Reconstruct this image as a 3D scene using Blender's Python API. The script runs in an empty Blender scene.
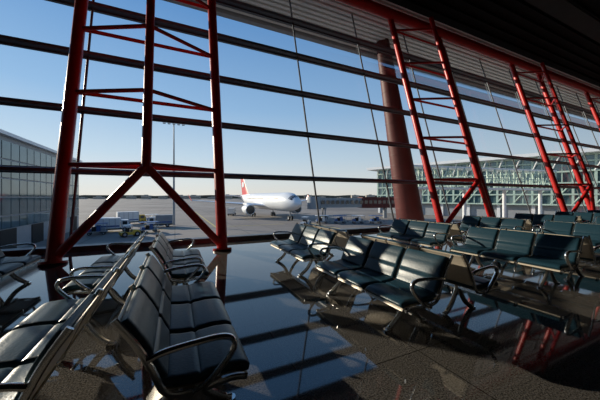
import bpy, math, random
from mathutils import Vector, Matrix
random.seed(4)
scn = bpy.context.scene
COL = scn.collection

# ---------------------------------------------------------------- materials
def new_mat(name, col, rough=0.5, metal=0.0, spec=0.5, noise=0.0, nscale=20.0, bump=0.0):
    m = bpy.data.materials.new(name); m.use_nodes = True
    nt = m.node_tree; b = nt.nodes['Principled BSDF']
    b.inputs['Base Color'].default_value = (*col, 1)
    b.inputs['Roughness'].default_value = rough
    b.inputs['Metallic'].default_value = metal
    b.inputs['Specular IOR Level'].default_value = spec
    if noise > 0 or bump > 0:
        tc = nt.nodes.new('ShaderNodeTexCoord')
        n = nt.nodes.new('ShaderNodeTexNoise'); n.inputs['Scale'].default_value = nscale
        n.inputs['Detail'].default_value = 4
        nt.links.new(tc.outputs['Object'], n.inputs['Vector'])
        if noise > 0:
            r = nt.nodes.new('ShaderNodeValToRGB')
            r.color_ramp.elements[0].position = 0.3; r.color_ramp.elements[1].position = 0.7
            r.color_ramp.elements[0].color = (*[c*(1-noise) for c in col], 1)
            r.color_ramp.elements[1].color = (*[min(1, c*(1+noise)) for c in col], 1)
            nt.links.new(n.outputs['Fac'], r.inputs['Fac'])
            nt.links.new(r.outputs['Color'], b.inputs['Base Color'])
        if bump > 0:
            bp = nt.nodes.new('ShaderNodeBump'); bp.inputs['Strength'].default_value = bump
            bp.inputs['Distance'].default_value = 0.01
            nt.links.new(n.outputs['Fac'], bp.inputs['Height'])
            nt.links.new(bp.outputs['Normal'], b.inputs['Normal'])
    return m

M_LEATHER = new_mat('leather_navy', (0.014, 0.042, 0.062), 0.32, 0, 0.26, 0.2, 60, 0.18)
M_SHELL = new_mat('shell_metal', (0.58, 0.51, 0.41), 0.35, 0.25, 0.5, 0.05, 40)
M_ALU = new_mat('aluminium', (0.88, 0.87, 0.84), 0.18, 0.95, 0.5, 0.03, 30)
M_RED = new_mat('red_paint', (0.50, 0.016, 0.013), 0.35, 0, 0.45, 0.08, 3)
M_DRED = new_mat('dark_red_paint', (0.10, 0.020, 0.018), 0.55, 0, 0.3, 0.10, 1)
M_BAR = new_mat('bar_grey', (0.12, 0.13, 0.145), 0.45, 0.3, 0.5, 0.1, 4)
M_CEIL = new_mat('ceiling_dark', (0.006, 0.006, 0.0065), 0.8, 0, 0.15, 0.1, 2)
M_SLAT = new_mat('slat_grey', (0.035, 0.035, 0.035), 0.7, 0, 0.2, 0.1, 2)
M_WALL = new_mat('wall_grey', (0.14, 0.138, 0.135), 0.7, 0, 0.3, 0.1, 2)
M_WHITE = new_mat('white_paint', (0.80, 0.81, 0.82), 0.35, 0, 0.5, 0.03, 1)
M_GREYP = new_mat('grey_paint', (0.30, 0.32, 0.34), 0.5, 0, 0.5, 0.06, 1)
M_BLACK = new_mat('black_rubber', (0.015, 0.015, 0.016), 0.7, 0, 0.3, 0.1, 8)
M_TAIL = new_mat('tail_red', (0.55, 0.02, 0.03), 0.35, 0, 0.5, 0.03, 1)
M_DARKGL = new_mat('dark_glass', (0.02, 0.03, 0.04), 0.08, 0, 0.8, 0.1, 1)
M_PANEL = new_mat('facade_glass', (0.10, 0.17, 0.19), 0.06, 0.35, 0.9, 0.2, 0.4)
M_BLUE = new_mat('blue_paint', (0.03, 0.10, 0.30), 0.4, 0, 0.5, 0.05, 2)
M_YEL = new_mat('yellow_paint', (0.65, 0.42, 0.05), 0.45, 0, 0.5, 0.05, 2)
M_MESHG = new_mat('building_green', (0.45, 0.58, 0.50), 0.5, 0, 0.5, 0.06, 0.3)
M_TREE = new_mat('distant_trees', (0.10, 0.095, 0.075), 0.9, 0, 0.1, 0.3, 0.05)
M_BLDG = new_mat('distant_concrete', (0.40, 0.36, 0.31), 0.8, 0, 0.2, 0.2, 0.03)
M_LINE = new_mat('apron_line', (0.55, 0.46, 0.18), 0.7, 0, 0.3, 0.1, 0.3)

def glass_mat(name, tint, fac):
    m = bpy.data.materials.new(name); m.use_nodes = True
    nt = m.node_tree; nt.nodes.clear()
    o = nt.nodes.new('ShaderNodeOutputMaterial'); mx = nt.nodes.new('ShaderNodeMixShader')
    t = nt.nodes.new('ShaderNodeBsdfTransparent'); g = nt.nodes.new('ShaderNodeBsdfGlossy')
    f = nt.nodes.new('ShaderNodeLayerWeight'); f.inputs['Blend'].default_value = fac
    t.inputs['Color'].default_value = (*tint, 1); g.inputs['Roughness'].default_value = 0.0
    mm = nt.nodes.new('ShaderNodeMath'); mm.operation = 'MULTIPLY'; mm.inputs[1].default_value = 0.6
    nt.links.new(f.outputs['Fresnel'], mm.inputs[0]); nt.links.new(mm.outputs[0], mx.inputs['Fac'])
    nt.links.new(t.outputs[0], mx.inputs[1]); nt.links.new(g.outputs[0], mx.inputs[2])
    nt.links.new(mx.outputs[0], o.inputs['Surface'])
    return m
M_GLASS = glass_mat('clear_glass', (0.90, 0.94, 0.95), 0.15)

def floor_mat():
    m = bpy.data.materials.new('polished_granite'); m.use_nodes = True
    nt = m.node_tree; b = nt.nodes['Principled BSDF']
    tc = nt.nodes.new('ShaderNodeTexCoord')
    n = nt.nodes.new('ShaderNodeTexNoise'); n.inputs['Scale'].default_value = 75; n.inputs['Detail'].default_value = 6
    n.inputs['Roughness'].default_value = 0.7
    r = nt.nodes.new('ShaderNodeValToRGB')
    r.color_ramp.elements[0].position = 0.40; r.color_ramp.elements[0].color = (0.022, 0.021, 0.020, 1)
    r.color_ramp.elements[1].position = 0.68; r.color_ramp.elements[1].color = (0.19, 0.175, 0.16, 1)
    br = nt.nodes.new('ShaderNodeTexBrick'); br.offset = 0.0
    br.inputs['Scale'].default_value = 1.0; br.inputs['Mortar Size'].default_value = 0.006
    br.inputs['Brick Width'].default_value = 1.2; br.inputs['Row Height'].default_value = 1.2
    br.inputs['Color1'].default_value = (1, 1, 1, 1); br.inputs['Color2'].default_value = (0.82, 0.82, 0.82, 1)
    br.inputs['Mortar'].default_value = (0.2, 0.2, 0.2, 1)
    mx = nt.nodes.new('ShaderNodeMix'); mx.data_type = 'RGBA'; mx.blend_type = 'MULTIPLY'; mx.inputs[0].default_value = 1
    nt.links.new(tc.outputs['Object'], n.inputs['Vector']); nt.links.new(tc.outputs['Object'], br.inputs['Vector'])
    nt.links.new(n.outputs['Fac'], r.inputs['Fac'])
    nt.links.new(r.outputs['Color'], mx.inputs[6]); nt.links.new(br.outputs['Color'], mx.inputs[7])
    nt.links.new(mx.outputs[2], b.inputs['Base Color'])
    b.inputs['Roughness'].default_value = 0.04; b.inputs['Specular IOR Level'].default_value = 1.0
    return m
M_FLOOR = floor_mat()

def ground_mat():
    m = bpy.data.materials.new('apron_concrete'); m.use_nodes = True
    nt = m.node_tree; b = nt.nodes['Principled BSDF']
    tc = nt.nodes.new('ShaderNodeTexCoord')
    n = nt.nodes.new('ShaderNodeTexNoise'); n.inputs['Scale'].default_value = 0.03; n.inputs['Detail'].default_value = 6
    r = nt.nodes.new('ShaderNodeValToRGB')
    r.color_ramp.elements[0].position = 0.35; r.color_ramp.elements[0].color = (0.19, 0.165, 0.148, 1)
    r.color_ramp.elements[1].position = 0.65; r.color_ramp.elements[1].color = (0.32, 0.285, 0.25, 1)
    br = nt.nodes.new('ShaderNodeTexBrick'); br.offset = 0.0
    br.inputs['Scale'].default_value = 1.0; br.inputs['Mortar Size'].default_value = 0.08
    br.inputs['Brick Width'].default_value = 6; br.inputs['Row Height'].default_value = 6
    br.inputs['Color1'].default_value = (1, 1, 1, 1); br.inputs['Color2'].default_value = (0.85, 0.85, 0.85, 1)
    br.inputs['Mortar'].default_value = (0.5, 0.5, 0.5, 1)
    mx = nt.nodes.new('ShaderNodeMix'); mx.data_type = 'RGBA'; mx.blend_type = 'MULTIPLY'; mx.inputs[0].default_value = 1
    nt.links.new(tc.outputs['Object'], n.inputs['Vector']); nt.links.new(tc.outputs['Object'], br.inputs['Vector'])
    nt.links.new(n.outputs['Fac'], r.inputs['Fac'])
    nt.links.new(r.outputs['Color'], mx.inputs[6]); nt.links.new(br.outputs['Color'], mx.inputs[7])
    nt.links.new(mx.outputs[2], b.inputs['Base Color'])
    b.inputs['Roughness'].default_value = 0.8
    return m
M_GROUND = ground_mat()

# ---------------------------------------------------------------- mesh helpers
class MB:
    def __init__(s): s.v = []; s.f = []; s.mi = []; s.mats = []
    def midx(s, m):
        if m not in s.mats: s.mats.append(m)
        return s.mats.index(m)
    def add(s, vs, fs, m):
        o = len(s.v); s.v += [tuple(v) for v in vs]; k = s.midx(m)
        for f in fs: s.f.append(tuple(o+i for i in f)); s.mi.append(k)
    def box(s, lo, hi, m):
        x0, y0, z0 = lo; x1, y1, z1 = hi
        s.add([(x0,y0,z0),(x1,y0,z0),(x1,y1,z0),(x0,y1,z0),(x0,y0,z1),(x1,y0,z1),(x1,y1,z1),(x0,y1,z1)],
              [(3,2,1,0),(4,5,6,7),(0,1,5,4),(1,2,6,5),(2,3,7,6),(3,0,4,7)], m)
    def hexa(s, p8, m):
        s.add(p8, [(3,2,1,0),(4,5,6,7),(0,1,5,4),(1,2,6,5),(2,3,7,6),(3,0,4,7)], m)
    def rings(s, rings, m, cap=True):
        n = len(rings[0]); vs = [p for r in rings for p in r]; fs = []
        for i in range(len(rings)-1):
            for j in range(n):
                k = (j+1) % n
                fs.append((i*n+j, i*n+k, (i+1)*n+k, (i+1)*n+j))
        if cap:
            fs.append(tuple(range(n-1, -1, -1))); b = (len(rings)-1)*n
            fs.append(tuple(range(b, b+n)))
        s.add(vs, fs, m)
    def tube(s, pts, rad, m, seg=10, flat=1.0, up=Vector((0, 1, 0))):
        pts = [Vector(p) for p in pts]; rs = rad if isinstance(rad, (list, tuple)) else [rad]*len(pts)
        R = []
        for i, p in enumerate(pts):
            t = (pts[min(i+1, len(pts)-1)] - pts[max(i-1, 0)]).normalized()
            u = up
            if abs(t.dot(u)) > 0.97: u = Vector((1, 0, 0)) if abs(t.x) < 0.9 else Vector((0, 0, 1))
            a = t.cross(u).normalized(); b = t.cross(a).normalized()
            R.append([p + rs[i]*(math.cos(q)*a + flat*math.sin(q)*b) for q in [2*math.pi*k/seg for k in range(seg)]])
        s.rings(R, m)
    def mesh(s, name, smooth=True):
        me = bpy.data.meshes.new(name); me.from_pydata(s.v, [], s.f)
        for m in s.mats: me.materials.append(m)
        me.polygons.foreach_set('material_index', s.mi)
        me.validate(); me.update()
        import bmesh
        bm = bmesh.new(); bm.from_mesh(me); bmesh.ops.recalc_face_normals(bm, faces=bm.faces); bm.to_mesh(me); bm.free()
        if smooth:
            me.polygons.foreach_set('use_smooth', [True]*len(me.polygons))
            try: me.set_sharp_from_angle(angle=math.radians(38))
            except Exception: pass
        return me

def obj(name, me, parent=None, loc=(0, 0, 0), rot=0.0, **props):
    o = bpy.data.objects.new(name, me); COL.objects.link(o)
    o.location = loc; o.rotation_euler = (0, 0, rot)
    if parent: o.parent = parent
    for k, v in props.items(): o[k] = v
    return o
def empty(name, loc, rot=0.0, **props):
    o = obj(name, None, None, loc, rot, **props); o.empty_display_size = 0.2; return o
def boxobj(name, lo, hi, m, parent=None, **props):
    b = MB(); c = [(lo[i]+hi[i])/2 for i in range(3)]
    b.box([lo[i]-c[i] for i in range(3)], [hi[i]-c[i] for i in range(3)], m)
    return obj(name, b.mesh(name, False), parent, c, **props)
def smooth_path(P, n=6):
    P = [Vector(p) for p in P]; Q = [P[0]*2-P[1]] + P + [P[-1]*2-P[-2]]; out = []
    for i in range(1, len(Q)-2):
        for k in range(n):
            t = k/n; a, b, c, d = Q[i-1], Q[i], Q[i+1], Q[i+2]
            out.append(0.5*((2*b)+(c-a)*t+(2*a-5*b+4*c-d)*t*t+(3*b-a-3*c+d)*t**3))
    out.append(P[-1]); return out

# ---------------------------------------------------------------- building shell
X0, X1 = -18.65, 61.35
LEAN = 0.28
GY = 9.5
def gy(z): return GY + LEAN*z
ZT = 12.3
boxobj('floor', (X0, -18, -0.4), (X1, 9.75, 0), M_FLOOR, kind='structure', label='dark polished granite floor with square tiles')
boxobj('wall_back', (X0, -18.3, 0), (X1, -18, 13), M_WALL, kind='structure')
boxobj('wall_left', (X0-0.3, -18, 0), (X0, 9.4, 13), M_WALL, kind='structure')
boxobj('wall_right', (X1, -18, 0), (X1+0.3, 13, 13), M_WALL, kind='structure')
boxobj('wall_front', (X0, 9.5, -5), (X1, 9.9, -0.4), M_GREYP, kind='structure')
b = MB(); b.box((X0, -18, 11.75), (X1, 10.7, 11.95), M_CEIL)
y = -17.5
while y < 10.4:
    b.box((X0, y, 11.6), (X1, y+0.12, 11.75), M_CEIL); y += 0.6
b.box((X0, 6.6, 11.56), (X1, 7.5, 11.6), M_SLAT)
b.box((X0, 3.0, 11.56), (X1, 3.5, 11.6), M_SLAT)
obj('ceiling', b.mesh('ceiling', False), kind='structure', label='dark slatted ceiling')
# eave outside with slats, following the wall head
M_SOFB = new_mat('soffit_back', (0.40, 0.39, 0.38), 0.6, 0, 0.3, 0.1, 2)
b = MB(); b.box((X0-2, 10.7, 12.3), (X1+2, 15.9, 12.6), M_SOFB)
b.box((X0-2, 15.6, 11.95), (X1+2, 15.95, 12.6), M_GREYP)
y = 11.0
M_SOFF = new_mat('soffit_metal', (0.85, 0.83, 0.80), 0.45, 0.0, 0.5, 0.04, 1)
while y < 15.5:
    b.box((X0-2, y, 12.14), (X1+2, y+0.2, 12.3), M_SOFF); y += 0.36
obj('trim_1', b.mesh('eave', False), kind='structure', label='slatted metal eave soffit')
# red edge beam
b = MB(); b.tube([(X0, 10.75, 11.15), (X1, 10.75, 11.15)], 0.26, M_RED, 16)
b.tube([(X0, 11.6, 11.9), (X1, 11.6, 11.9)], 0.14, M_RED, 12)
obj('trim_2', b.mesh('edge_beam'), kind='structure', label='red steel edge beam')
levels = [0.0, 2.3, 4.3, 6.3, 8.3, 10.3, ZT]
ti = 3
for z in levels[1:-1]:
    b = MB(); yy = gy(z)
    b.box((X0, yy-0.30, z-0.07), (X1, yy+0.16, z+0.0), M_BAR)
    b.box((X0, yy-0.05, z-0.12), (X1, yy+0.05, z+0.08), M_BAR)
    b.tube([(X0, yy-0.30, z-0.035), (X1, yy-0.30, z-0.035)], 0.07, M_BAR, 8)
    obj('trim_%d' % ti, b.mesh('glazing_bar'), kind='structure', label='grey horizontal glazing bar'); ti += 1
boxobj('baseboard_front', (X0, 9.25, 0), (X1, 9.6, 0.14), M_BAR, kind='structure')
wi = 1
b = MB(); d = Vector((0, LEAN, 1)).normalized()
b.tube([(0, GY-0.08, 0), (0, gy(ZT)-0.08, ZT)], 0.04, M_BAR, 8)
mull = b.mesh('mullion')
panes = []
for a, c in zip(levels[:-1], levels[1:]):
    b = MB(); b.add([(0, gy(a), a), (4, gy(a), a), (4, gy(c), c), (0, gy(c), c)], [(0, 1, 2, 3)], M_GLASS)
    panes.append(b.mesh('pane', False))
for i in range(20):
    x = X0 + 4*i
    obj('trim_%d' % ti, mull, None, (x, 0, 0), kind='structure', label='thin grey steel mullion'); ti += 1
    for p in panes:
        obj('window_%d' % wi, p, None, (x, 0, 0), kind='structure'); wi += 1

# ---------------------------------------------------------------- red trusses
TY = 7.8
def ty(z): return TY + LEAN*z
W = 1.85; ZTOP = 11.0; DEP = 1.0
def chord_mesh():
    b = MB(); b.tube([(0, 0, 0), (0, LEAN*ZTOP, ZTOP)], [0.15, 0.15], M_RED, 16)
    b.tube([(0, 0, 0), (0, 0.01, 0.05)], 0.26, M_RED, 16); return b.mesh('chord')
CH = chord_mesh()
b = MB(); b.tube([(0, LEAN*2.2-DEP, 2.2), (0, LEAN*ZTOP-DEP, ZTOP)], 0.11, M_RED, 14); CC = b.mesh('inner_chord')
BR = []
for s in (-1, 1):
    b = MB(); b.tube([(0, LEAN*2.25-DEP, 2.25), (s*W, LEAN*0.1, 0.1)], 0.10, M_RED, 14); BR.append(b.mesh('brace'))
RG = []
for z in (2.3, 4.3, 6.3, 8.3, 10.3):
    for kind in range(3):
        b = MB(); yc = LEAN*z; P = [(-W, yc, z), (W, yc, z)], [(-W, yc, z), (0, yc-DEP, z)], [(W, yc, z), (0, yc-DEP, z)]
        b.tube(P[kind], 0.055, M_RED, 10); RG.append(b.mesh('rung'))
for cx in (-0.63, 12.3, 23.6, 35.4, 47.2):
    e = empty('steel_truss', (cx, TY, 0), label='red painted tubular steel truss leaning along the glass wall', category='truss', group='red trusses along the glass wall')
    obj('chord', CH, e, (-W, 0, 0)); obj('chord', CH, e, (W, 0, 0)); obj('chord', CC, e)
    for m in BR: obj('diagonal_brace', m, e)
    for m in RG: obj('rung', m, e)

# big outside column
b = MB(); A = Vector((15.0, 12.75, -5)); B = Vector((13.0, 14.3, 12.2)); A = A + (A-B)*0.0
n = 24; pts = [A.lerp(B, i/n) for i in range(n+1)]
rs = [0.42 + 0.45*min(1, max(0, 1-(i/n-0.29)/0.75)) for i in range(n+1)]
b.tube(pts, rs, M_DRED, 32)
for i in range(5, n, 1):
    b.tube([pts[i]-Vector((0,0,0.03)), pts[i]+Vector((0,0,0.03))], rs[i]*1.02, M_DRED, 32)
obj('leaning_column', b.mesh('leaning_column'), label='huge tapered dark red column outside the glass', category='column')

# ---------------------------------------------------------------- benches
PITCH = 0.62; SW = 0.575
def pad(center, tf, tb, w, m, edge=0.014, name='pad'):
    c = smooth_path([(p[0], 0, p[1]) for p in center], 5); N = len(c)
    tops = []; bots = []
    for i, p in enumerate(c):
        t = (c[min(i+1, N-1)]-c[max(i-1, 0)]).normalized(); nrm = Vector((-t.z, 0, t.x))
        s = i/(N-1); e = math.sqrt(max(0.0, 1-(1-min(1, min(s, 1-s)/0.07))**2)); e = 0.25+0.75*e
        tops.append((p, nrm, tf(s)*e)); bots.append((p, nrm, tb(s)*e))
    R = []
    for yy, k in ((-w/2, 0.35), (-w/2+edge*0.35, 0.75), (-w/2+edge, 0.95), (-w/2+edge*2.6, 1), (0, 1.05), (w/2-edge*2.6, 1), (w/2-edge, 0.95), (w/2-edge*0.35, 0.75), (w/2, 0.35)):
        ring = [p + nr*t*k + Vector((0, yy, 0)) for p, nr, t in tops] + [p - nr*t*k + Vector((0, yy, 0)) for p, nr, t in reversed(bots)]
        R.append(ring)
    b = MB(); b.rings(R, m); return b.mesh(name)
def seams(ss, base, dip):
    def f(s):
        return base - dip*sum(math.exp(-((s-q)/0.014)**2) for q in ss)
    return f
seat_c = [(-0.12, 0.425), (0.0, 0.405), (0.12, 0.405), (0.25, 0.415), (0.345, 0.405), (0.385, 0.375)]
back_c = [(-0.10, 0.44), (-0.145, 0.52), (-0.185, 0.61), (-0.23, 0.70), (-0.285, 0.785), (-0.315, 0.82)]
# seat path runs +x: normal = up ; back path runs up/back: normal = (-tz, tx) -> use reversed for front
SEAT = pad(seat_c, seams((0.36, 0.66), 0.032, 0.014), lambda s: 0.026, SW, M_LEATHER, name='seat')
BACK = pad(back_c[::-1], seams((0.34, 0.64), 0.028, 0.012), lambda s: 0.022, SW, M_LEATHER, name='backrest')
SHELL = pad([(x-0.026, z-0.002) for x, z in back_c[::-1]], lambda s: 0.004, lambda s: 0.008, SW+0.012, M_SHELL, 0.006, name='back_shell')
PAN = pad([(x, z-0.034) for x, z in seat_c], lambda s: 0.004, lambda s: 0.007, SW-0.01, M_SHELL, 0.006, name='seat_pan')
b = MB(); b.tube([p for p in smooth_path([(-0.345, 0, 0.845), (-0.25, 0, 0.70), (-0.165, 0, 0.53), (-0.11, 0, 0.40), (-0.03, 0, 0.355), (0.12, 0, 0.35), (0.27, 0, 0.365), (0.37, 0, 0.35)])], 0.020, M_ALU, 8, 0.6)
FRAME = b.mesh('side_frame')
b = MB()
b.tube(smooth_path([(-0.19, 0, 0.60), (-0.10, 0, 0.625), (0.05, 0, 0.64), (0.20, 0, 0.645), (0.275, 0, 0.62), (0.285, 0, 0.56), (0.22, 0, 0.47), (0.12, 0, 0.38), (0.05, 0, 0.345)]), 0.018, M_ALU, 10, 1.35)
ARM = b.mesh('armrest')
b = MB()
b.tube(smooth_path([(0.03, 0, 0.345), (0.07, 0, 0.25), (0.16, 0, 0.12), (0.27, 0, 0.035), (0.33, 0, 0.02)]), [0.034]*20+[0.026]*5, M_ALU, 10, 0.7)
b.tube(smooth_path([(0.01, 0, 0.345), (-0.03, 0, 0.25), (-0.11, 0, 0.12), (-0.20, 0, 0.035), (-0.26, 0, 0.02)]), [0.034]*20+[0.026]*5, M_ALU, 10, 0.7)
for xx in (0.32, -0.25): b.tube([(xx, 0, 0), (xx, 0, 0.022)], 0.04, M_ALU, 14)
LEG = b.mesh('leg')
def beam_mesh(n):
    L = n*PITCH+0.02; b = MB(); b.box((-0.01, -L/2, 0.315), (0.06, L/2, 0.362), M_ALU)
    return b.mesh('beam', False)
BEAMS = {}
def bench(x, y_near, face, n=3, lab='dark blue leather', jitter=0):
    if n not in BEAMS: BEAMS[n] = beam_mesh(n)
    L = n*PITCH
    e = empty('beam_seating', (x, y_near+L/2, 0), 0.0 if face > 0 else math.pi,
              label='row of %s airport seats on aluminium beam and legs' % lab, category='airport seating', group='waiting area seat rows')
    obj('beam', BEAMS[n], e)
    for i in range(n):
        yy = -L/2 + PITCH*(i+0.5)
        obj('seat', SEAT, e, (0, yy, 0)); obj('backrest', BACK, e, (0, yy, 0))
        obj('back_shell', SHELL, e, (0, yy, 0)); obj('seat_pan', PAN, e, (0, yy, 0))
    for i in range(n+1):
        obj('side_frame', FRAME, e, (0, -L/2+PITCH*i, 0))
    for s in (-1, 1):
        obj('armrest', ARM, e, (0, s*(L/2+0.01), 0)); obj('leg', LEG, e, (0, s*(L/2-PITCH*0.5), 0))
    return e
GAP = 0.45
for cx, y0, k in ((-0.385, 1.70, 2), (2.90, 1.98, 2), (6.2, 2.0, 2), (9.5, 2.0, 2), (12.8, 2.0, 2), (16.1, 2.0, 2), (19.4, 2.0, 2)):
    for r in range(k):
        yy = y0 + r*(3*PITCH+GAP)
        bench(cx+0.435, yy, 1); bench(cx-0.435, yy, -1)
bench(-2.62, 4.64, 1); bench(-3.49, 4.64, -1)

# ---------------------------------------------------------------- outside
GZ = -5.0
b = MB(); b.add([(-3000, 9.9, 0), (3000, 9.9, 0), (3000, 4000, 0), (-3000, 4000, 0)], [(0, 1, 2, 3)], M_GROUND)
obj('apron_ground', b.mesh('apron', False), None, (0, 0, GZ), kind='structure', label='concrete airport apron')
for i, (p, q, w) in enumerate((((-14, 44), (60, 44), 0.4), ((30.5, 36), (30.5, 61), 0.4), ((-14, 60), (24, 60), 0.4), ((8, 40), (8, 160), 0.4))):
    p = Vector((*p, 0)); q = Vector((*q, 0)); t = (q-p).normalized(); s = Vector((-t.y, t.x, 0))*w/2
    b = MB(); b.add([p-s, q-s, q+s, p+s], [(0, 1, 2, 3)], M_LINE)
    obj('painted_line', b.mesh('line', False), None, (0, 0, GZ+0.02), label='yellow taxi guide line on the apron', category='road marking')

def wheel_mesh(r, w):
    b = MB(); b.tube([(-w/2, 0, 0), (-w/2+0.04, 0, 0), (w/2-0.04, 0, 0), (w/2, 0, 0)], [r*0.88, r, r, r*0.88], M_BLACK, 18)
    b.tube([(-w/2-0.01, 0, 0), (w/2+0.01, 0, 0)], r*0.5, M_GREYP, 12); return b.mesh('wheel')
# aircraft: nose towards -Y
def aircraft(loc, rot):
    e = empty('airliner', loc, rot, label='white passenger airliner with red tail parked on the apron', category='airplane')
    L = 50.0; R = 2.7; cz = 5.1
    prof = [(0, .05, -.5), (.6, .8, -.42), (1.6, 1.4, -.3), (3.2, 2.05, -.12), (5, 2.5, 0), (7, 2.7, 0), (33, 2.7, 0), (38, 2.35, .3), (43, 1.6, .9), (47, .9, 1.4), (50, .25, 1.8)]
    b = MB()
    b.rings([[(r*math.cos(a), y, cz+dz+r*math.sin(a)) for a in [2*math.pi*k/28 for k in range(28)]] for y, r, dz in prof], M_WHITE)
    obj('fuselage', b.mesh('fuselage'), e)
    b = MB()
    for s in (-1, 1):
        for k in range(34):
            y = 7+k*0.8
            if 17 < y < 18: continue
            b.box((s*2.69-0.03, y, cz+0.75), (s*2.69+0.03-0.05*s*0, y+0.32, cz+1.15), M_DARKGL)
    o = obj('window_row', b.mesh('window_row', False), e)
    b = MB()  # cockpit glazing: band hugging the nose
    def fr(y, a, off=0.03):
        for i in range(len(prof)-1):
            if prof[i][0] <= y <= prof[i+1][0]:
                t = (y-prof[i][0])/(prof[i+1][0]-prof[i][0]); r = prof[i][1]*(1-t)+prof[i+1][1]*t+off; dz = prof[i][2]*(1-t)+prof[i+1][2]*t
                return (r*math.cos(a), y, cz+dz+r*math.sin(a))
    for k in range(6):
        a0 = math.radians(28+k*21); a1 = math.radians(28+k*21+18)
        b.add([fr(2.0, a0), fr(2.0, a1), fr(3.3, a1), fr(3.3, a0)], [(0, 1, 2, 3)], M_DARKGL)
    obj('cockpit_window', b.mesh('cockpit', False), e)
    def foil(root, tip, croot, ctip, troot, ttip, vertical=False):
        R_ = []
        for (px, py, pz), c, t in ((root, croot, troot), (tip, ctip, ttip)):
            ring = []
            for u, h in ((0, 0), (.08, .6), (.3, 1), (.6, .8), (1, .05), (.6, -.5), (.3, -.7), (.08, -.5)):
                ring.append((px+(h*t if vertical else 0), py+u*c, pz+(0 if vertical else h*t)))
            R_.append(ring)
        return R_
    for s in (-1, 1):
        b = MB(); b.rings(foil((s*2.0, 17.5, cz-1.3), (s*22, 31, cz+0.3), 9.5, 2.2, 0.6, 0.15), M_WHITE)
        b.rings(foil((s*22, 31, cz+0.3), (s*22.8, 32.6, cz+2.2), 2.2, 0.9, 0.12, 0.05), M_TAIL)
        obj('wing', b.mesh('wing'), e)
        b = MB(); b.rings(foil((s*0.8, 43, cz+1.5), (s*8.5, 48.5, cz+2.3), 5, 1.8, 0.25, 0.1), M_WHITE); obj('tailplane', b.mesh('tailplane'), e)
        b = MB()
        b.rings([[(s*8+r*math.cos(a), y, cz-2.4+r*math.sin(a)) for a in [2*math.pi*k/24 for k in range(24)]] for y, r in ((15.6, 1.25), (15.4, 1.45), (15.9, 1.6), (18, 1.62), (20.5, 1.2), (21.5, .8))], M_WHITE)
        b.rings([[(s*8+r*math.cos(a), y, cz-2.4+r*math.sin(a)) for a in [2*math.pi*k/24 for k in range(24)]] for y, r in ((15.35, 1.2), (15.45, 1.2))], M_DARKGL)
        b.hexa([(s*8-.2, 17, cz-1), (s*8+.2, 17, cz-1), (s*8+.2, 22, cz-1), (s*8-.2, 22, cz-1), (s*8-.15, 19, cz-.5), (s*8+.15, 19, cz-.5), (s*8+.15, 23, cz-.5), (s*8-.15, 23, cz-.5)], M_WHITE)
        obj('engine', b.mesh('engine'), e)
    b = MB(); b.rings(foil((0, 40, cz+2.2), (0, 47.5, cz+10.3), 8, 3, 0.25, 0.12, True), M_TAIL)
    for s in (-1, 1):
        b.tube([(s*0.20, 46.2, cz+6.4), (s*0.30, 46.2, cz+6.4)], 1.15, M_WHITE, 24, up=Vector((0, 0, 1)))
    obj('tail_fin', b.mesh('fin'), e)
    wm = wheel_mesh(0.62, 0.4)
    for nx, ny in ((0, 5.5), (-3.6, 25), (3.6, 25)):
        b = MB(); b.tube([(0, 0, 0.6), (0, 0.2, cz-1.9)], 0.16, M_GREYP, 10); b.tube([(-0.6, 0, 0.62), (0.6, 0, 0.62)], 0.1, M_GREYP, 8)
        g = obj('landing_gear', b.mesh('gear'), e, (nx, ny, 0))
        for s in (-1, 1): obj('wheel', wm, g, (s*0.45, 0, 0.62))
aircraft((29.5, 62.8, GZ), math.radians(5))

# boarding bridge next to the aircraft
def bridge(loc, rot, L):
    e = empty('boarding_bridge', loc, rot, label='grey boarding bridge on steel legs beside the aircraft', category='jet bridge')
    b = MB(); b.box((0, -1.4, 3.4), (L*0.6, 1.4, 6.2), M_GREYP)
    b.box((L*0.55, -1.7, 3.2), (L, 1.7, 6.5), M_DRED)
    for k in range(int(L/1.5)):
        for s in (-1, 1): b.box((0.4+k*1.5, s*1.71-0.03, 4.5), (1.4+k*1.5, s*1.71+0.03, 5.5), M_DARKGL)
    obj('tunnel', b.mesh('tunnel', False), e)
    b = MB(); b.tube([(-1.2, 0, 3.0), (-1.2, 0, 6.6)], 2.1, M_GREYP, 20, up=Vector((0, 1, 0))); obj('cab', b.mesh('cab'), e)
    b = MB(); b.box((1.5, -1.5, 2.9), (2.0, 1.5, 3.4), M_GREYP)
    for s in (-1, 1): b.tube([(1.75, s*1.2, 0.5), (1.75, s*1.2, 3)], 0.2, M_GREYP, 10)
    b.box((1.2, -1.6, 0.4), (2.3, 1.6, 0.8), M_YEL); obj('drive_leg', b.mesh('leg', False), e)
    wm = wheel_mesh(0.5, 0.4)
    for s in (-1, 1): 
        w = obj('wheel', wm, e, (1.75, s*1.7, 0.5)); w.rotation_euler = (0, 0, math.pi/2)
    b = MB(); b.tube([(L*0.9, 0, 0), (L*0.9, 0, 3.3)], 0.6, M_GREYP, 14); obj('column', b.mesh('col'), e)
bridge((38.0, 68.5, GZ), math.radians(-12), 24)

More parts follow.
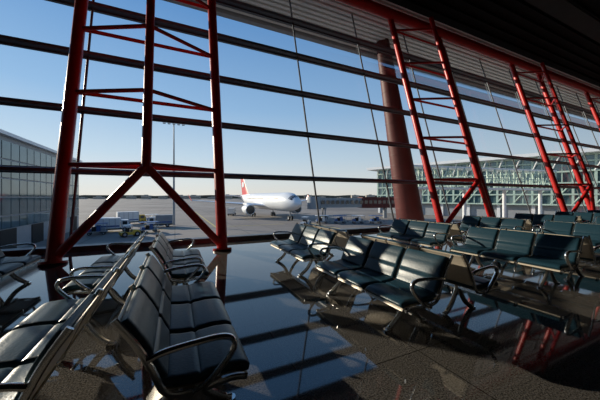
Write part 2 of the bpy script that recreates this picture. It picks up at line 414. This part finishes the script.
# left gate building
b = MB(); b.box((-45, 28, GZ), (-17.9, 69, 8.6), M_GREYP)
obj_l = empty('gate_building', (-30, 50, GZ), label='grey metal and glass gate building beside the apron', category='building')
def child_at(name, b, e, smooth=False):
    return obj(name, b.mesh(name, smooth), e, tuple(-c for c in e.location))
child_at('body', b, obj_l)
b = MB()
for k in range(21):
    y = 28.4+k*1.93
    for z0, z1 in ((-2.2, -0.8), (-0.6, 1.4), (1.6, 3.6), (3.8, 5.8), (6.0, 8.0)):
        b.box((-17.9, y, z0), (-17.82, y+1.75, z1), M_PANEL)
for k in range(12):
    x = -44.5+k*2.2
    for z0, z1 in ((-0.6, 1.4), (1.6, 3.6), (3.8, 5.8), (6.0, 8.0)):
        b.box((x, 27.92, z0), (x+2.0, 28, z1), M_PANEL)
child_at('glazing', b, obj_l)
b = MB(); b.box((-45.5, 27.5, 8.6), (-17.4, 69.5, 9.0), M_WHITE); child_at('roof_edge', b, obj_l)
b = MB()
for k in range(5): b.box((-17.9, 34+k*7.5, GZ), (-17.8, 37.5+k*7.5, GZ+2.7), M_BLACK)
child_at('door', b, obj_l)

# pier concourse on the far side
A = Vector((75.6, 86, 0)); Bp = Vector((98, 20.5, 0)); t = (Bp-A).normalized(); nrm = Vector((-t.y, t.x, 0))
if nrm.dot(-A) < 0: nrm = -nrm
Lp = (Bp-A).length + 20
def P(s, o, z): return A + t*s + nrm*o + Vector((0, 0, z))
def obox(b, s0, s1, o0, o1, z0, z1, m):
    b.hexa([P(s0,o0,z0),P(s1,o0,z0),P(s1,o1,z0),P(s0,o1,z0),P(s0,o0,z1),P(s1,o0,z1),P(s1,o1,z1),P(s0,o1,z1)], m)
e = empty('pier_concourse', (A.x, A.y, GZ), label='long glazed pier concourse with pale green steel framing', category='building')
H = 12.5
b = MB(); obox(b, 0, Lp, -14, 0, -0.5, H, M_PANEL); obox(b, 0, Lp, -13, -1, GZ, -0.5, M_GREYP); child_at('body', b, e)
b = MB(); obox(b, -3, Lp, -16, 3.5, H, H+0.9, M_WHITE); child_at('roof', b, e)
b = MB()
k = 0
while k*4 < Lp:
    s = k*4; obox(b, s, s+0.5, 0, 0.5, -0.5, H, M_MESHG); obox(b, s+2.1, s+2.3, 0, 0.3, -0.5, H, M_MESHG)
    b.tube([P(s, 0.4, -0.5), P(s+4, 0.4, 5)], 0.16, M_MESHG, 6)
    b.tube([P(s, 0.4, 8), P(s+2, 3, H)], 0.16, M_WHITE, 6); k += 1
for z in (-0.8, 2, 5, 8, 10.5, 12.1): obox(b, 0, Lp, 0, 0.6, z, z+0.4, M_MESHG)
for k in range(0, int(Lp), 8): obox(b, k, k+0.8, -2, -0.4, GZ, -0.5, M_WHITE)
child_at('steel_frame', b, e)

# glazed link bridge nearer, right side
A = Vector((40, 36, 0)); Bp = Vector((78, 30, 0)); t = (Bp-A).normalized(); nrm = Vector((t.y, -t.x, 0))
Lp = (Bp-A).length
e = empty('link_bridge', (A.x, A.y, GZ), label='elevated glazed walkway with pale steel trusses', category='walkway')
b = MB(); obox(b, 0, Lp, -3.5, 0, 3.0, 3.4, M_WHITE); obox(b, 0, Lp, -3.5, 0, 7.2, 7.5, M_WHITE); child_at('deck', b, e)
b = MB()
for k in range(int(Lp/2)+1):
    for o in (0, -3.4):
        obox(b, k*2, k*2+0.16, o, o+0.16, 3.4, 7.2, M_MESHG)
        if k*2+2 < Lp: b.tube([P(k*2, o+.07, 3.4 if k % 2 else 7.2), P(k*2+2, o+.07, 7.2 if k % 2 else 3.4)], 0.09, M_MESHG, 6)
    
for o in (0, -3.4): obox(b, 0, Lp, o, o+.14, 5.2, 5.35, M_MESHG)
child_at('steel_frame', b, e)
b = MB()
for k in range(4): b.tube([P(3+k*11, -1.7, GZ), P(3+k*11, -1.7, 3.0)], 0.35, M_WHITE, 14)
child_at('support_column', b, e, True)

# flood light mast
e = empty('floodlight_mast', (-13.0+1.2, 0, GZ), label='tall slim floodlight mast on the apron', category='light mast')
dd = 62; rr = (174-300)/267*dd
e.location = (0.906*rr+0.424*dd, -0.424*rr+0.906*dd, GZ)
b = MB(); b.tube([(0, 0, 0), (0, 0, 24)], [0.28, 0.12], M_GREYP, 12); obj('pole', b.mesh('pole'), e)
b = MB(); b.box((-2.2, -0.08, 23.6), (2.2, 0.08, 23.8), M_GREYP); b.box((-1.2, -.08, 24.2), (1.2, .08, 24.35), M_GREYP); obj('crossarm', b.mesh('arm', False), e)
lm = MB(); lm.box((-0.28, -0.25, -0.22), (0.28, 0.2, 0.22), M_BLACK); lm.box((-0.24, -0.27, -0.18), (0.24, -0.25, 0.18), M_WHITE); lmm = lm.mesh('lamp', False)
for k in range(5): obj('lamp_head', lmm, e, (-2+k, -0.2, 23.5))

# service vehicles
def on_px(px, d):
    r = (px-300)/267*d; return (0.906*r+0.424*d, -0.424*r+0.906*d, GZ)
WM = wheel_mesh(0.42, 0.28)
def truck(loc, rot, cabm, boxm, lab, L=5.5, H=2.6, cat='truck', roof=0.0):
    e = empty('service_truck', loc, rot, label=lab, category=cat)
    b = MB(); b.box((-L/2, -1, 0.45), (L/2, 1, 0.7), M_BLACK); obj('chassis', b.mesh('chassis', False), e)
    b = MB(); b.hexa([(L/2-1.6, -.98, .7), (L/2, -.98, .7), (L/2, .98, .7), (L/2-1.6, .98, .7), (L/2-1.6, -.9, 2.2), (L/2-.5, -.9, 2.2), (L/2-.5, .9, 2.2), (L/2-1.6, .9, 2.2)], cabm)
    obj('cab', b.mesh('cab', False), e)
    b = MB(); b.box((L/2-1.35, -1.0, 1.35), (L/2-.6, 1.0, 2.0), M_DARKGL); b.hexa([(L/2-.3,-.8,1.4),(L/2-.12,-.8,1.4),(L/2-.12,.8,1.4),(L/2-.3,.8,1.4),(L/2-.55,-.8,2.05),(L/2-.42,-.8,2.05),(L/2-.42,.8,2.05),(L/2-.55,.8,2.05)], M_DARKGL)
    obj('cab_window', b.mesh('w', False), e)
    b = MB(); b.box((-L/2, -1.05, .72), (L/2-1.75, 1.05, H), boxm)
    for k in range(4): b.box((-L/2+.3+k*.9, -1.08, .8), (-L/2+.36+k*.9, 1.08, H-.1), M_GREYP)
    b.box((-L/2+.1, -1.07, 1.0), (L/2-1.85, 1.07, 1.25), M_BLUE)
    obj('cargo_box', b.mesh('c', False), e)
    for x in (-L/2+1, L/2-1):
        for s in (-1, 1):
            w = obj('wheel', WM, e, (x, s*.9, .42)); w.rotation_euler = (0, 0, math.pi/2)
def cart(loc, rot, m, lab):
    e = empty('baggage_cart', loc, rot, label=lab, category='baggage cart')
    b = MB(); b.box((-1.5, -.8, .5), (1.5, .8, .62), M_GREYP)
    for x in (-1.45, 1.4):
        for y in (-.78, .73): b.box((x, y, .62), (x+.05, y+.05, 1.9), M_GREYP)
    b.box((-1.55, -.85, 1.9), (1.55, .85, 1.97), m); b.box((1.5, -.04, .45), (2.3, .04, .53), M_BLACK); obj('frame', b.mesh('f', False), e)
    b = MB()
    for k in range(4):
        b.box((-1.3+k*.65, -.6, .63), (-.75+k*.65, .5, 1.1+.25*(k % 3)), (M_BLUE, M_BLACK, m, M_GREYP)[k])
    obj('luggage', b.mesh('l', False), e)
    w_ = wheel_mesh(0.25, 0.15)
    for x in (-1, 1):
        for s in (-1, 1):
            w = obj('wheel', w_, e, (x, s*.7, .25)); w.rotation_euler = (0, 0, math.pi/2)
def tug(loc, rot, m, lab):
    e = empty('baggage_tractor', loc, rot, label=lab, category='tractor')
    b = MB(); b.box((-1.4, -.7, .35), (1.4, .7, .8), m); b.hexa([(.2,-.65,.8),(1.35,-.65,.8),(1.35,.65,.8),(.2,.65,.8),(.3,-.6,1.15),(1.2,-.6,1.05),(1.2,.6,1.05),(.3,.6,1.15)], m)
    b.box((-.5, -.55, .8), (-.2, .55, 1.3), M_BLACK); obj('body', b.mesh('b', False), e)
    b = MB()
    for x in (-.9, .15):
        for y in (-.62, .57): b.box((x, y, .8), (x+.05, y+.05, 1.85), M_GREYP)
    b.box((-.95, -.68, 1.85), (.3, .68, 1.92), M_WHITE); obj('canopy', b.mesh('c', False), e)
    for x in (-.9, .9):
        for s in (-1, 1):
            w = obj('wheel', WM, e, (x, s*.62, .42)); w.rotation_euler = (0, 0, math.pi/2)
truck(on_px(114, 50), 0.1, M_WHITE, M_WHITE, 'white service truck with blue stripe on the apron')
truck(on_px(160, 58), math.pi, M_WHITE, M_GREYP, 'service truck with grey cargo box on the apron', 5)
truck(on_px(132, 64), 0.3, M_YEL, M_WHITE, 'yellow cab catering truck with white box', 6, 3.0)
truck(on_px(232, 95), 1.2, M_WHITE, M_WHITE, 'white service truck near the aircraft')
tug(on_px(130, 44), 0.4, M_YEL, 'yellow baggage tractor with canopy on the apron')
tug(on_px(306, 62), 0.6, M_WHITE, 'white baggage tractor with canopy near the aircraft')
for k, (px, d) in enumerate(((97, 46), (106, 59), (149, 49), (152, 70))):
    cart(on_px(px, d), 0.1+0.1*k, (M_BLUE, M_WHITE, M_BLUE, M_WHITE)[k], 'open baggage cart with %s canopy' % ('blue', 'white')[k % 2])
for k in range(4):
    cart(on_px(322+k*18, 66), -0.3, (M_WHITE, M_BLUE)[k % 2], 'open baggage cart with %s canopy' % ('white', 'blue')[k % 2])

# distant skyline
for i in range(46):
    px = -60 + i*16 + random.uniform(-2, 2); d = random.uniform(760, 860)
    x, y, _ = on_px(px, d); w = random.uniform(16, 36); h = random.uniform(4, 13)
    b = MB(); b.box((-w/2, -8, 0), (w/2, 8, h), M_BLDG)
    b.box((-w/2, -8.1, h*0.4), (w/2, -8, h*0.55), M_DARKGL)
    b.box((-w*0.2, -5, h), (w*0.15, 5, h+random.uniform(1, 3)), M_BLDG)
    obj('distant_building', b.mesh('distant_building', False), None, (x, y, GZ), -0.44, label='low hazy airport building on the horizon', category='building', group='buildings on the horizon')
b = MB()
R = []
for i in range(160):
    px = -700+i*14; d = 1100; r = (px-300)/267*d; x = 0.906*r+0.424*d; y = -0.424*r+0.906*d
    h = random.uniform(10, 15); R.append([(x, y, 0), (x, y, h), (x+8, y+20, h), (x+8, y+20, 0)])
b.rings(R, M_TREE)
obj('tree_line', b.mesh('tree_line', False), None, (0, 0, GZ), kind='stuff', label='dark hazy tree line along the horizon', category='trees')

# ---------------------------------------------------------------- light
EL = math.radians(17)
sv = Vector((-0.6, 0.8, 0)).normalized()*math.cos(EL) + Vector((0, 0, math.sin(EL)))
sl = bpy.data.lights.new('sun', 'SUN'); sl.energy = 6.0; sl.angle = 0.009; sl.color = (1.0, 0.86, 0.68)
so = bpy.data.objects.new('sun', sl); COL.objects.link(so); so.rotation_euler = sv.to_track_quat('Z', 'Y').to_euler(); so.location = (0, 0, 40)
w = bpy.data.worlds.new('World'); scn.world = w; w.use_nodes = True
nt = w.node_tree; bg = nt.nodes['Background']
tc = nt.nodes.new('ShaderNodeTexCoord'); sp = nt.nodes.new('ShaderNodeSeparateXYZ'); cr = nt.nodes.new('ShaderNodeValToRGB')
nt.links.new(tc.outputs['Generated'], sp.inputs[0]); nt.links.new(sp.outputs['Z'], cr.inputs['Fac'])
els = cr.color_ramp.elements
els[0].position = 0.0; els[0].color = (0.86, 0.80, 0.72, 1)
els[1].position = 1.0; els[1].color = (0.04, 0.12, 0.32, 1)
for p, c in ((0.05, (0.78, 0.80, 0.79)), (0.14, (0.57, 0.70, 0.82)), (0.30, (0.31, 0.50, 0.75)), (0.55, (0.13, 0.30, 0.60))):
    e_ = els.new(p); e_.color = (*c, 1)
# the sky is a little brighter towards the sun
dt = nt.nodes.new('ShaderNodeVectorMath'); dt.operation = 'DOT_PRODUCT'; dt.inputs[1].default_value = (-0.75, 0.45, 0.3)
mr = nt.nodes.new('ShaderNodeMapRange'); mr.inputs['From Min'].default_value = -0.6; mr.inputs['From Max'].default_value = 0.85
mr.inputs['To Min'].default_value = 0.78; mr.inputs['To Max'].default_value = 1.12
nt.links.new(tc.outputs['Generated'], dt.inputs[0]); nt.links.new(dt.outputs['Value'], mr.inputs['Value'])
vs = nt.nodes.new('ShaderNodeVectorMath'); vs.operation = 'SCALE'
nt.links.new(cr.outputs['Color'], vs.inputs[0]); nt.links.new(mr.outputs['Result'], vs.inputs['Scale'])
nt.links.new(vs.outputs[0], bg.inputs['Color']); bg.inputs['Strength'].default_value = 1.0

# ---------------------------------------------------------------- camera
cd = bpy.data.cameras.new('camera'); cam = bpy.data.objects.new('camera', cd); COL.objects.link(cam)
cd.sensor_width = 36; cd.lens = 16.02; cd.clip_end = 6000; cd.clip_start = 0.05
cam.location = (0, 0, 1.5); cam.rotation_euler = (math.radians(90), 0, -math.radians(25.1))
cd.shift_y = -3/600
scn.camera = cam
scn.view_settings.view_transform = 'Standard'
